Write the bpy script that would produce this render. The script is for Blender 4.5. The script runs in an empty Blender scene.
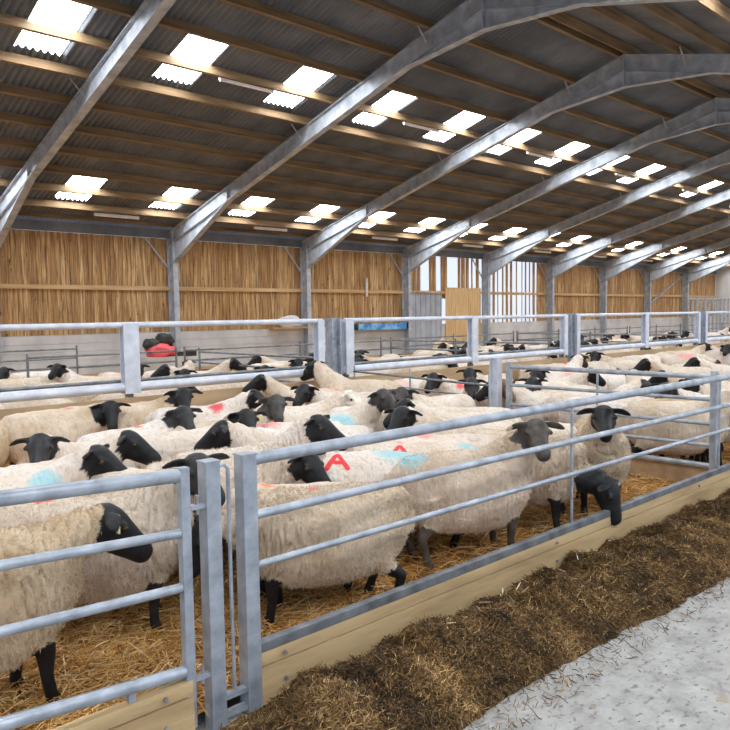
import bpy, bmesh, math, random
import numpy as np
from mathutils import Vector, Matrix, noise, Euler
PI = math.pi
R = math.radians
S = bpy.context.scene
COL = S.collection
rnd = random.Random(11)

# ------------------------------------------------------------------ materials
def mat(name):
    m = bpy.data.materials.new(name); m.use_nodes = True
    nt = m.node_tree
    for n in list(nt.nodes): nt.nodes.remove(n)
    out = nt.nodes.new('ShaderNodeOutputMaterial')
    b = nt.nodes.new('ShaderNodeBsdfPrincipled')
    nt.links.new(b.outputs[0], out.inputs[0])
    return m, nt, b
def N(nt, t, **kw):
    n = nt.nodes.new('ShaderNode' + t)
    for k, v in kw.items(): setattr(n, k, v)
    return n
def L(nt, a, b): nt.links.new(a, b)
def ramp(nt, fac, stops):
    r = N(nt, 'ValToRGB'); e = r.color_ramp.elements
    while len(e) < len(stops): e.new(.5)
    for i, (p, c) in enumerate(stops):
        e[i].position = p; e[i].color = (*c, 1)
    L(nt, fac, r.inputs[0]); return r.outputs[0]
def coords(nt, scale=(1, 1, 1), kind='Object', rot=(0, 0, 0)):
    t = N(nt, 'TexCoord'); m = N(nt, 'Mapping'); m.inputs['Scale'].default_value = scale
    m.inputs['Rotation'].default_value = rot
    L(nt, t.outputs[kind], m.inputs[0]); return m.outputs[0]
def noi(nt, vec, scale, detail=3, rough=.55):
    n = N(nt, 'TexNoise'); n.inputs['Scale'].default_value = scale; n.inputs['Detail'].default_value = detail
    n.inputs['Roughness'].default_value = rough
    L(nt, vec, n.inputs['Vector']); return n.outputs[0]
def bump(nt, b, h, strength=.4, dist=.01):
    n = N(nt, 'Bump'); n.inputs['Strength'].default_value = strength; n.inputs['Distance'].default_value = dist
    L(nt, h, n.inputs['Height']); L(nt, n.outputs[0], b.inputs['Normal'])
def mixc(nt, f, a, c, mode='MIX'):
    m = N(nt, 'Mix', data_type='RGBA', blend_type=mode)
    for v, i in ((f, 0), (a, 6), (c, 7)):
        if isinstance(v, (int, float)): m.inputs[i].default_value = v
        elif isinstance(v, tuple): m.inputs[i].default_value = (*v, 1)
        else: L(nt, v, m.inputs[i])
    return m.outputs[2]
def mth(nt, op, a, c=None):
    m = N(nt, 'Math', operation=op)
    for v, i in ((a, 0), (c, 1)):
        if v is None: continue
        if isinstance(v, (int, float)): m.inputs[i].default_value = v
        else: L(nt, v, m.inputs[i])
    return m.outputs[0]
def noisy(name, stops, scale=4, rough=.7, metal=0, bs=0, bscale=30, vscale=(1, 1, 1), detail=4, bd=.01):
    m, nt, b = mat(name)
    c = coords(nt, vscale)
    L(nt, ramp(nt, noi(nt, c, scale, detail), stops), b.inputs['Base Color'])
    b.inputs['Roughness'].default_value = rough; b.inputs['Metallic'].default_value = metal
    if bs: bump(nt, b, noi(nt, c, bscale, 3), bs, bd)
    return m
M = {}
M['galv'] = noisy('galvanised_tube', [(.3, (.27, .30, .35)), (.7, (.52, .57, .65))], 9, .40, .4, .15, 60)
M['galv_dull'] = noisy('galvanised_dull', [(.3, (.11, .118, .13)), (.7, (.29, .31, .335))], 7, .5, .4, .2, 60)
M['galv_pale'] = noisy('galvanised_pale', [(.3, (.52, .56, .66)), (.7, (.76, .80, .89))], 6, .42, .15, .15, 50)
M['frame'] = noisy('galvanised_frame_steel', [(.3, (.27, .30, .35)), (.7, (.52, .57, .64))], 3.5, .58, .22, .15, 25)
M['bolt'] = noisy('bolt_steel', [(.3, (.25, .25, .26)), (.7, (.5, .5, .5))], 20, .5, .6)
M['purlin'] = noisy('purlin_timber', [(.25, (.12, .072, .035)), (.75, (.31, .20, .10))], 3, .8, 0, .3, 20, (.25, 3, 3))
M['girt'] = noisy('girt_timber', [(.25, (.42, .26, .12)), (.75, (.66, .45, .24))], 3, .8, 0, .3, 20, (.25, 3, 3))
M['kerb'] = noisy('kerb_board', [(.2, (.30, .19, .095)), (.5, (.56, .40, .21)), (.8, (.70, .54, .31))], 2.2, .85, 0, .35, 14, (.5, 3, 3), 6)
M['kerb_back'] = noisy('feed_barrier_board', [(.2, (.30, .20, .11)), (.8, (.60, .43, .26))], 2.2, .85, 0, .35, 14, (.5, 3, 3), 6)
M['panel'] = noisy('pale_timber', [(.25, (.50, .33, .15)), (.75, (.74, .54, .30))], 4, .8, 0, .3, 20, (4, 3, .25))
M['grey_panel'] = noisy('grey_panel', [(.3, (.46, .47, .49)), (.7, (.66, .67, .69))], 1.2, .8, 0, .2, 12)
M['door'] = noisy('grey_sheet_door', [(.3, (.30, .34, .40)), (.7, (.46, .51, .58))], 1.5, .5, .2)
M['gable'] = noisy('gable_sheet', [(.3, (.60, .62, .66)), (.7, (.75, .77, .80))], 1.2, .6)
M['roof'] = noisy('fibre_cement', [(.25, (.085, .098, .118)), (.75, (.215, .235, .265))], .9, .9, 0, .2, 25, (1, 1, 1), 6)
M['tube_lamp'] = noisy('lamp_casing', [(.3, (.75, .75, .74)), (.7, (.85, .85, .84))], 5, .4)
M['tag'] = noisy('yellow_tag', [(.3, (.78, .70, .25)), (.7, (.85, .80, .40))], 30, .5)
M['tag_white'] = noisy('pale_tag', [(.3, (.72, .72, .66)), (.7, (.85, .85, .80))], 30, .5)
M['eye'] = noisy('eye', [(.4, (.02, .012, .006)), (.6, (.05, .03, .012))], 30, .12)
M['red'] = noisy('red_plastic', [(.3, (.62, .03, .04)), (.7, (.85, .12, .14))], 3, .5, 0, .6, 6)
M['black'] = noisy('black_plastic', [(.3, (.012, .012, .013)), (.7, (.03, .03, .03))], 5, .5, 0, .5, 8)
M['white_bag'] = noisy('white_bag', [(.3, (.62, .62, .68)), (.7, (.80, .80, .84))], 5, .6, 0, .5, 8)
M['tan_bag'] = noisy('tan_sack', [(.3, (.58, .42, .26)), (.7, (.75, .58, .40))], 5, .8, 0, .5, 8)
M['blue'] = noisy('blue_plastic', [(.42, (.03, .22, .60)), (.58, (.25, .55, .85))], 4, .5)

def board_mat():
    m, nt, b = mat('weathered_wall_boards')
    t = N(nt, 'TexCoord'); s = N(nt, 'SeparateXYZ'); L(nt, t.outputs['Object'], s.inputs[0])
    idx = mth(nt, 'FLOOR', mth(nt, 'DIVIDE', s.outputs[0], .15))
    w = N(nt, 'TexWhiteNoise', noise_dimensions='1D'); L(nt, idx, w.inputs['W'])
    base = ramp(nt, w.outputs[0], [(0, (.40, .235, .105)), (.35, (.55, .345, .16)), (.7, (.65, .43, .21)), (1, (.74, .54, .30))])
    g = noi(nt, coords(nt, (9, 9, .5)), 2.2, 6, .65)
    c = mixc(nt, ramp(nt, g, [(.38, (1, 1, 1)), (.62, (0, 0, 0))]), base, (.22, .115, .045))
    k = noi(nt, coords(nt, (6, 6, 2.4)), 1.6, 2)
    c = mixc(nt, ramp(nt, k, [(.68, (0, 0, 0)), (.74, (1, 1, 1))]), c, (.11, .055, .025))
    L(nt, c, b.inputs['Base Color']); b.inputs['Roughness'].default_value = .85
    bump(nt, b, g, .3)
    return m
M['boards'] = board_mat()

def concrete():
    m, nt, b = mat('concrete_passage')
    c = coords(nt)
    base = ramp(nt, noi(nt, c, 5.5, 8, .72), [(.3, (.22, .212, .203)), (.5, (.375, .366, .353)), (.72, (.50, .49, .478))])
    sp = noi(nt, coords(nt, (1, 1.6, 1)), 17, 4, .6)
    base = mixc(nt, ramp(nt, sp, [(.56, (0, 0, 0)), (.66, (1, 1, 1))]), base, (.19, .18, .16))
    st = noi(nt, coords(nt, (1, 1, 1)), 4.6, 2)
    base = mixc(nt, ramp(nt, st, [(.70, (0, 0, 0)), (.76, (.7, .7, .7))]), base, (.34, .27, .18))
    L(nt, base, b.inputs['Base Color']); b.inputs['Roughness'].default_value = .85
    bump(nt, b, noi(nt, c, 35, 4), .35)
    return m
M['concrete'] = concrete()

def bed_mat(name, stops, scale):
    m, nt, b = mat(name)
    c = coords(nt, (1, 1, 1)); n1 = noi(nt, c, scale, 8, .7)
    L(nt, ramp(nt, n1, stops), b.inputs['Base Color']); b.inputs['Roughness'].default_value = .9
    bump(nt, b, n1, .9, .03)
    return m
M['bed'] = bed_mat('straw_bed', [(.34, (.12, .05, .013)), (.5, (.44, .22, .06)), (.66, (.70, .42, .14))], 14)
M['heap'] = bed_mat('silage_heap', [(.36, (.018, .011, .005)), (.5, (.10, .062, .020)), (.64, (.30, .195, .065))], 26)

def strand_mat(name, stops, rough=.75):
    m, nt, b = mat(name)
    a = N(nt, 'Attribute'); a.attribute_name = 'tone'
    L(nt, ramp(nt, a.outputs['Fac'], stops), b.inputs['Base Color']); b.inputs['Roughness'].default_value = rough
    return m
M['straw'] = strand_mat('straw_stalks', [(0, (.24, .105, .025)), (.4, (.68, .365, .10)), (.8, (.90, .60, .25)), (1, (.95, .80, .50))])
M['silage'] = strand_mat('silage_strands', [(0, (.028, .016, .006)), (.4, (.165, .088, .030)), (.8, (.37, .215, .080)), (1, (.60, .41, .18))])
M['stalk'] = strand_mat('bright_stalks', [(0, (.75, .66, .45)), (1, (.88, .82, .66))])

def sky_sheet():
    m, nt, b = mat('translucent_roof_sheet')
    out = [n for n in nt.nodes if n.type == 'OUTPUT_MATERIAL'][0]
    e = N(nt, 'Emission'); e.inputs[0].default_value = (.93, .97, 1, 1); e.inputs[1].default_value = SKY_E
    a = N(nt, 'AddShader'); b.inputs['Base Color'].default_value = (.8, .82, .82, 1)
    L(nt, b.outputs[0], a.inputs[0]); L(nt, e.outputs[0], a.inputs[1]); L(nt, a.outputs[0], out.inputs[0])
    return m
SKY_E = 36.0
M['skylight'] = sky_sheet()

def wool_mat(name, marks=(), head=(.009, .009, .0105), letter=None, warm=0.0):
    """one coat for fleece and bare face/legs, split by the mesh attribute 'hair'; raddle marks are paint spots on the fleece"""
    m, nt, b = mat(name)
    c = coords(nt)
    oi = N(nt, 'ObjectInfo')
    add = N(nt, 'VectorMath', operation='ADD'); L(nt, c, add.inputs[0])
    sc = N(nt, 'VectorMath', operation='SCALE'); sc.inputs[0].default_value = (7, 3, 5); L(nt, mth(nt, 'MULTIPLY', oi.outputs['Object Index'], .37), sc.inputs['Scale'])
    L(nt, sc.outputs[0], add.inputs[1]); cc = add.outputs[0]
    n1 = noi(nt, cc, 3.0, 5, .6)
    wool = ramp(nt, n1, [(.28, (.68 - .16 * warm, .575 - .18 * warm, .475 - .21 * warm)), (.5, (.82 - .10 * warm, .75 - .14 * warm, .69 - .20 * warm)), (.70, (.88 - .05 * warm, .84 - .09 * warm, .81 - .17 * warm))])
    st = N(nt, 'Mapping'); st.inputs['Scale'].default_value = (1, 1, .32); L(nt, cc, st.inputs[0])
    n2 = noi(nt, st.outputs[0], 30, 4, .65)
    wool = mixc(nt, ramp(nt, n2, [(.34, (.5, .5, .5)), (.48, (0, 0, 0))]), wool, (.50, .40, .28))
    wn = N(nt, 'TexWhiteNoise', noise_dimensions='1D'); L(nt, oi.outputs['Object Index'], wn.inputs['W'])
    wool = mixc(nt, 1.0, wool, ramp(nt, wn.outputs[0], [(0, (.88, .81, .71)), (.35, (.95, .90, .84)), (.7, (1, .95, .92)), (1, (1, 1, 1))]), 'MULTIPLY')
    # paint
    nn = noi(nt, cc, 9, 3)
    for (x, y, z, r, col) in marks:
        d = N(nt, 'VectorMath', operation='DISTANCE'); L(nt, c, d.inputs[0]); d.inputs[1].default_value = (x, y, z)
        v = mth(nt, 'ADD', mth(nt, 'DIVIDE', d.outputs['Value'], r), mth(nt, 'MULTIPLY', nn, .9))
        wool = mixc(nt, ramp(nt, v, [(.80, (.85, .85, .85)), (1.0, (.45, .45, .45)), (1.0 + .35, (0, 0, 0))]) if False else ramp(nt, mth(nt, 'MULTIPLY', v, .6), [(.55, (.85, .85, .85)), (.80, (0, 0, 0))]), wool, col)
    if letter:
        (ox, oy, size, col, flip) = letter
        s = N(nt, 'SeparateXYZ'); L(nt, c, s.inputs[0])
        # letter drawn on the upper flank: u along the body, v up and over the side
        u = mth(nt, 'MULTIPLY', mth(nt, 'SUBTRACT', s.outputs[0], ox), flip / size)
        v = mth(nt, 'DIVIDE', mth(nt, 'SUBTRACT', mth(nt, 'MULTIPLY', mth(nt, 'SUBTRACT', s.outputs[2], s.outputs[1]) if False else mth(nt, 'SUBTRACT', s.outputs[2], mth(nt, 'ABSOLUTE', s.outputs[1])), .707), oy), size)
        def seg(x0, y0, x1, y1):
            dx, dy = x1 - x0, y1 - y0; l2 = dx * dx + dy * dy
            t = mth(nt, 'ADD', mth(nt, 'MULTIPLY', mth(nt, 'SUBTRACT', u, x0), dx / l2), mth(nt, 'MULTIPLY', mth(nt, 'SUBTRACT', v, y0), dy / l2))
            t = mth(nt, 'MINIMUM', mth(nt, 'MAXIMUM', t, 0.0), 1.0)
            ex = mth(nt, 'SUBTRACT', mth(nt, 'SUBTRACT', u, x0), mth(nt, 'MULTIPLY', t, dx))
            ey = mth(nt, 'SUBTRACT', mth(nt, 'SUBTRACT', v, y0), mth(nt, 'MULTIPLY', t, dy))
            return mth(nt, 'SQRT', mth(nt, 'ADD', mth(nt, 'MULTIPLY', ex, ex), mth(nt, 'MULTIPLY', ey, ey)))
        d = mth(nt, 'MINIMUM', mth(nt, 'MINIMUM', seg(-.5, 0, 0, 1), seg(.5, 0, 0, 1)), seg(-.28, .38, .28, .38))
        wool = mixc(nt, ramp(nt, d, [(.10, (.95, .95, .95)), (.15, (0, 0, 0))]), wool, col)
    hair = ramp(nt, noi(nt, cc, 14, 3), [(.35, tuple(h * .7 for h in head)), (.65, tuple(h * 1.7 for h in head))])
    at = N(nt, 'Attribute'); at.attribute_name = 'hair'
    L(nt, mixc(nt, at.outputs['Fac'], wool, hair), b.inputs['Base Color'])
    L(nt, mth(nt, 'SUBTRACT', .95, mth(nt, 'MULTIPLY', at.outputs['Fac'], .45)), b.inputs['Roughness'])
    b.inputs['Specular IOR Level'].default_value = .3
    v = N(nt, 'TexVoronoi'); v.inputs['Scale'].default_value = 48; L(nt, st.outputs[0], v.inputs['Vector'])
    h = mth(nt, 'ADD', mth(nt, 'MULTIPLY', v.outputs['Distance'], -.7), n2)
    bp = N(nt, 'Bump'); bp.inputs['Distance'].default_value = .012
    L(nt, mth(nt, 'SUBTRACT', .75, mth(nt, 'MULTIPLY', at.outputs['Fac'], .6)), bp.inputs['Strength'])
    L(nt, h, bp.inputs['Height']); L(nt, bp.outputs[0], b.inputs['Normal'])
    return m

# ------------------------------------------------------------------ mesh helpers
class MB:
    def __init__(s): s.v = []; s.f = []
    def add(s, v, f):
        o = len(s.v); s.v += [tuple(p) for p in v]; s.f += [tuple(i + o for i in q) for q in f]; return s
    def box(s, c, d, rot=None, bev=0):
        x, y, z = d[0] / 2, d[1] / 2, d[2] / 2
        P = [Vector((a * x, b * y, e * z)) for a in (-1, 1) for b in (-1, 1) for e in (-1, 1)]
        if rot is not None:
            q = Euler(rot).to_matrix(); P = [q @ p for p in P]
        return s.add([p + Vector(c) for p in P], [(0, 1, 3, 2), (4, 6, 7, 5), (0, 4, 5, 1), (2, 3, 7, 6), (0, 2, 6, 4), (1, 5, 7, 3)])
    def bar(s, p0, p1, w, h, up=(0, 0, 1)):
        a, b = Vector(p0), Vector(p1); d = (b - a).normalized(); u = Vector(up)
        sd = d.cross(u).normalized(); u = sd.cross(d)
        P = [q + sd * i * w / 2 + u * j * h / 2 for q in (a, b) for i, j in ((-1, -1), (1, -1), (1, 1), (-1, 1))]
        return s.add(P, [(0, 1, 2, 3), (7, 6, 5, 4), (0, 4, 5, 1), (1, 5, 6, 2), (2, 6, 7, 3), (3, 7, 4, 0)])
    def rings(s, rs):
        n = len(rs[0]); v = [p for r in rs for p in r]; f = []
        for k in range(len(rs) - 1):
            for i in range(n):
                j = (i + 1) % n; f.append((k * n + i, k * n + j, (k + 1) * n + j, (k + 1) * n + i))
        f.append(tuple(range(n))[::-1]); f.append(tuple((len(rs) - 1) * n + i for i in range(n)))
        return s.add(v, f)
    def tube(s, pts, r, n=12):
        pts = [Vector(p) for p in pts]; rs = []
        rad = r if isinstance(r, (list, tuple)) else [r] * len(pts)
        prev = None
        for i, p in enumerate(pts):
            d = (pts[min(i + 1, len(pts) - 1)] - pts[max(i - 1, 0)]).normalized()
            u = Vector((0, 0, 1)) if abs(d.z) < .9 else Vector((1, 0, 0))
            if prev is not None: u = prev
            a = (u - d * u.dot(d)).normalized(); b = d.cross(a); prev = a
            rs.append([p + (a * math.cos(t) + b * math.sin(t)) * rad[i] for t in [2 * PI * k / n for k in range(n)]])
        return s.rings(rs)
    def build(s, name, m, parent=None, smooth=False, loc=None, bevel=0):
        o0 = Vector(loc) if loc is not None else (Vector(parent['_w']) if parent is not None else Vector((0, 0, 0)))
        me = bpy.data.meshes.new(name)
        me.from_pydata([tuple(Vector(p) - o0) for p in s.v], [], s.f); me.update()
        bm = bmesh.new(); bm.from_mesh(me)
        if bevel: bmesh.ops.bevel(bm, geom=list(bm.edges), offset=bevel, segments=2, profile=.7, affect='EDGES')
        bmesh.ops.recalc_face_normals(bm, faces=bm.faces); bm.to_mesh(me); bm.free()
        if smooth:
            me.shade_smooth()
            if hasattr(me, 'set_sharp_from_angle'): me.set_sharp_from_angle(angle=R(40))
        me.materials.append(m)
        o = bpy.data.objects.new(name, me); COL.objects.link(o)
        if parent is not None: o.parent = parent; o['_w'] = tuple(o0)
        else:
            o['_w'] = tuple(o0)
            if loc is not None: o.location = o0
        return o
def tag(o, label, cat, group=None, kind=None):
    o['label'] = label; o['category'] = cat
    if group: o['group'] = group
    if kind: o['kind'] = kind
    return o
def thing(name, loc, label, cat, group=None):
    o = bpy.data.objects.new(name, None); COL.objects.link(o); o.location = loc; o['_w'] = tuple(loc)
    o.empty_display_size = .1
    return tag(o, label, cat, group)
def struct(o, label=None):
    o['kind'] = 'structure'
    return o
def sheet(name, m, xs, ys, zf, smooth=True):
    v = [(x, y, zf(x, y)) for y in ys for x in xs]; n = len(xs)
    f = [(j * n + i, j * n + i + 1, (j + 1) * n + i + 1, (j + 1) * n + i) for j in range(len(ys) - 1) for i in range(n - 1)]
    me = bpy.data.meshes.new(name); me.from_pydata(v, [], f); me.update()
    if smooth: me.shade_smooth()
    me.materials.append(m); o = bpy.data.objects.new(name, me); COL.objects.link(o); return o
def tubes(name, p0, p1, r, m, parent, n=14): return MB().tube([p0, p1], r, n).build(name, m, parent, True)

# ------------------------------------------------------------------ layout numbers
YF = 2.86            # front feed fence
YM = 8.5             # middle feed barrier
YW = 24.0            # boarded side wall
X0, BAY = 12.53, 5.97
XL, XR = -9.0, 60.4
RIDGE_Y, RIDGE_Z, SL = 9.78, 8.93, .266
def roof_z(y): return RIDGE_Z - SL * abs(y - RIDGE_Y)
def fx(k): return X0 + BAY * k
BED = .10

# ------------------------------------------------------------------ floor and bed
f = MB().box((25.7, 10, -.05), (69.4, 28.6, .1)).build('floor', M['concrete']); struct(f)
rr = random.Random(3)
xs = [-6 + .16 * i for i in range(150)]; ys = [2.91 + .16 * i for i in range(38)]
bed = sheet('straw_bed', M['bed'], xs, ys, lambda x, y: BED - .02 + .03 * noise.noise((x * 1.7, y * 1.7, 0)) + .012 * noise.noise((x * 7, y * 7, 3)))
tag(bed, 'golden straw bedding covering the floor of the pens', 'straw bed', kind='stuff')
bed2 = sheet('straw_bed', M['bed'], [-8 + 2.25 * i for i in range(31)], [8.96 + 1.49 * i for i in range(11)], lambda x, y: BED - .02 + .02 * noise.noise((x, y, 0)))
tag(bed2, 'straw bedding under the sheep beyond the middle barrier', 'straw bed', kind='stuff')

def strands(name, m, n, place, seed, label, cat):
    r = random.Random(seed); V = []; F = []; T = []
    for _ in range(n):
        p, d, ln, rad, tone, curl = place(r)
        p = Vector(p); d = Vector(d).normalized()
        u = d.cross(Vector((0, 0, 1)));  u = u.normalized() if u.length > .01 else Vector((1, 0, 0)); w = u.cross(d)
        o = len(V)
        for t, k in ((-.5, .7), (0, 1), (.5, .6)):
            c = p + d * ln * t + w * curl * (0.25 - t * t)
            for a in (0, 2.1, 4.2): V.append(tuple(c + (u * math.cos(a) + w * math.sin(a)) * rad * k)); T.append(tone)
        for q in (0, 3):
            for i in range(3):
                j = (i + 1) % 3; F.append((o + q + i, o + q + j, o + q + 3 + j, o + q + 3 + i))
    me = bpy.data.meshes.new(name); me.from_pydata(V, [], F); me.update()
    a = me.attributes.new('tone', 'FLOAT', 'POINT'); a.data.foreach_set('value', T)
    me.materials.append(m); o = bpy.data.objects.new(name, me); COL.objects.link(o)
    return tag(o, label, cat, kind='stuff')
def straw_place(r):
    t = r.random()
    if t < .72: x = r.uniform(.2, 3.2); y = r.uniform(2.95, 6.2)
    else: x = r.uniform(2.5, 10.5); y = 2.95 + 3.2 * r.random() ** 1.6
    a = r.uniform(0, PI); e = r.gauss(0, .16)
    return ((x, y, BED + .012 + .03 * noise.noise((x * 1.7, y * 1.7, 0)) + abs(r.gauss(0, .016))), (math.cos(a), math.sin(a), e * 1.5), r.uniform(.05, .26), r.uniform(.0016, .0042), min(1, max(0, r.gauss(.5, .3))), r.uniform(-.05, .06))
strands('loose_straw', M['straw'], 32000, straw_place, 5, 'loose golden straw stalks strewn around the feet of the nearest sheep', 'straw')

# silage heap along the kerb
def heap_edge(x): return 2.08 - .13 * max(0, min(1, (x - 3.6) / 1.6)) - .10 * max(0, min(1, (2.7 - x))) + .035 * noise.noise((x * 3.1, 1.7, 0)) + .02 * noise.noise((x * 9, 4, 0))
def heap_h(x, y):
    e = heap_edge(x); t = max(0., min(1., (y - e) / (2.55 - e)))
    end = max(0., min(1., (x - 1.62) / .45))
    crest = .15 + .06 * noise.noise((x * 2.6, 9.1, 0)) + .075 * noise.noise((x * 5.0, 3.3, 0)) - .02 * max(0, min(1, x - 4.2))
    h = crest * (1 - (1 - t) ** 2.2)
    if y > 2.55: h *= 1 - .55 * ((y - 2.55) / .3)
    h += t * (.08 * noise.noise((x * 4.2, y * 4.2, 1)) + .05 * noise.noise((x * 8, y * 8, 5)) + .028 * noise.noise((x * 18, y * 18, 2)))
    return h * end * (1 if t > 0 else 0) - (.01 if t <= 0 or end <= 0 else 0)
hx = [1.55 + .03 * i for i in range(270)]; hy = [1.8 + .025 * i for i in range(42)]
hp = sheet('silage_heap', M['heap'], hx, hy, heap_h)
tag(hp, 'dark brown heap of silage lying along the wooden kerb', 'silage', kind='stuff')
def sil_place(r):
    while True:
        x = 1.6 + 7.6 * r.random() ** 1.5; y = r.uniform(1.85, 2.80); h = heap_h(x, y)
        if h > .004: break
        if r.random() < .06: h = .002; break
    a = r.gauss(.9, .7); 
    return ((x, y, h + .004 + abs(r.gauss(0, .008))), (math.cos(a), math.sin(a), r.gauss(0, .42)), r.uniform(.015, .085), r.uniform(.0012, .0032), min(1, max(0, r.gauss(.42, .26) + .45 * noise.noise((x * 3.3, y * 3.3, 7)) + .3 * noise.noise((x * 11, y * 11, 2)))), r.uniform(-.03, .04))
strands('silage_strands', M['silage'], 60000, sil_place, 6, 'chopped dark silage stalks covering the heap beside the kerb', 'silage')
def bright_place(r):
    c = [(3.3, 2.62), (3.75, 2.72), (4.35, 2.72), (5.0, 2.72), (2.2, 2.45), (2.9, 2.6), (4.6, 2.7)][r.randrange(7)]
    x = c[0] + r.gauss(0, .09); y = min(2.79, c[1] + r.gauss(0, .05)); a = r.uniform(0, PI)
    return ((x, y, heap_h(x, y) + .02), (math.cos(a), math.sin(a), r.gauss(0, .5)), r.uniform(.05, .14), r.uniform(.003, .005), r.random(), .01)
strands('pale_stalks', M['stalk'], 30, bright_place, 8, 'pale bright straw stalks lying on top of the silage heap', 'straw')
def scatter_place(r):
    x = r.uniform(1.9, 7); y = r.uniform(.9, 2.1); a = r.uniform(0, PI)
    return ((x, y, .004), (math.cos(a), math.sin(a), 0), r.uniform(.006, .03), r.uniform(.001, .0026), .3 + r.random() * .7, 0)
strands('scattered_silage', M['silage'], 420, scatter_place, 9, 'scattered bits of silage lying on the pale concrete', 'silage')

# ------------------------------------------------------------------ roof, skylights
sky_rows = [(13.85, 15.66, 'upper', 0.0), (20.78, 22.52, 'lower', .16)]
sky_x = [8.37 + BAY / 2 * k for k in range(-5, 18)]; SW = .465
def corr(x): q = math.sin(2 * PI * x / .146); return .034 * math.copysign(abs(q) ** .8, q)
def roof_patch(name, m, xa, xb, ya, yb, dz=0):
    n = max(2, int((xb - xa) / .0225)); xs = [xa + (xb - xa) * i / n for i in range(n + 1)]
    return sheet(name, m, xs, [ya, yb], lambda x, y: roof_z(y) + corr(x) - (.009 if y == ya else 0))
def slope_bands(sgn):
    Y = lambda y: RIDGE_Y + sgn * (y - RIDGE_Y)
    edge = 24.55
    ys = [RIDGE_Y, 12.3, 13.85, 15.66, 17.4, 19.1, 20.78, 22.52, edge]
    obs = []
    for i in range(len(ys) - 1):
        a, b = ys[i] - (.10 if i else 0), ys[i + 1]
        row = next((r for r in sky_rows if abs(r[0] - ys[i]) < .01), None)
        if not row:
            obs.append((XL, XR, Y(a), Y(b), 0))
        else:
            c = XL
            for x in [q + row[3] for q in sky_x]:
                obs.append((c, x - SW, Y(a), Y(b), 0)); c = x + SW
            obs.append((c, XR, Y(a), Y(b), 0))
    return obs
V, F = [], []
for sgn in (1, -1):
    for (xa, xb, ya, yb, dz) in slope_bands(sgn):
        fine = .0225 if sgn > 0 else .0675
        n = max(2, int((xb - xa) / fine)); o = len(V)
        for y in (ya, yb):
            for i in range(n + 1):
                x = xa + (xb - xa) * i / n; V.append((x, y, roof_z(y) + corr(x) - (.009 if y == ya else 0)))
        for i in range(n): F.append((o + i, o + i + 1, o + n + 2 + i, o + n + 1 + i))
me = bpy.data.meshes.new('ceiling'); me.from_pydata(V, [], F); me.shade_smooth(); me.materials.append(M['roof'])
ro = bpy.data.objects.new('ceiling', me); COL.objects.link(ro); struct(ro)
n_w = 0
for sgn in (1, -1):
    for (a, b, nm, sx) in sky_rows:
        for k, x in enumerate([q + sx for q in sky_x]):
            n_w += 1
            ya, yb = RIDGE_Y + sgn * (a - .10 - RIDGE_Y), RIDGE_Y + sgn * (b - RIDGE_Y)
            w = roof_patch('window_%d' % n_w, M['skylight'], x - SW, x + SW, ya, yb); struct(w)
# purlins
ords = ['first', 'second', 'third', 'fourth', 'fifth', 'sixth', 'seventh', 'eighth', 'ninth', 'tenth', 'eleventh', 'twelfth', 'thirteenth']
pys = [23.62] + [22.62 - 1.131 * k for k in range(11)] + [9.98]
for sgn in (1, -1):
    for k, y in enumerate(pys):
        yy = RIDGE_Y + sgn * (y - RIDGE_Y); z = roof_z(yy) - .03
        a = -sgn * math.atan(SL)
        h = .21 if k else .11
        c = Vector((0, yy, z)) + Matrix.Rotation(a, 3, 'X') @ Vector((0, 0, -h / 2 - .012))
        o = MB().box((0, 0, 0), (XR - XL - .3, .075, h), bev=0).build('roof_purlin', M['purlin'], None)
        o.location = ((XR + XL) / 2, c.y, c.z); o.rotation_euler = (a, 0, 0)
        side = 'boarded wall' if sgn > 0 else 'open side near the camera'
        tag(o, 'long timber roof purlin, %s up from the eaves of the %s' % (ords[k], side), 'purlin', 'timber purlins under the roof')

# strip lights
def strip_light(x, y, label):
    z = roof_z(y) - .25
    t = thing('strip_light', (x, y, z), label, 'strip light', 'strip lights under the roof')
    a = -math.atan(SL) if y > RIDGE_Y else math.atan(SL)
    b = MB().box((x, y, z), (1.5, .09, .06), (a, 0, 0)).build('casing', M['tube_lamp'], t, bevel=.008)
    MB().tube([(x - .72, y - .005, z - .045), (x + .72, y - .005, z - .045)], .02, 10).build('lamp_tube', M['tube_lamp'], t, True)
    for e in (-.73, .73): MB().box((x + e, y - .005, z - .04), (.03, .05, .05), (a, 0, 0)).build('end_cap', M['tube_lamp'], t)
for k in range(7):
    x = 10.12 + 6.03 * k
    strip_light(x, 22.8, 'white strip light below the lower skylights, %s from the left' % ords[k])
for k in range(6):
    x = 10.12 + 6.03 * k
    strip_light(x - .27, 14.72, 'white strip light below the upper skylights, %s from the left' % ords[k])

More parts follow.
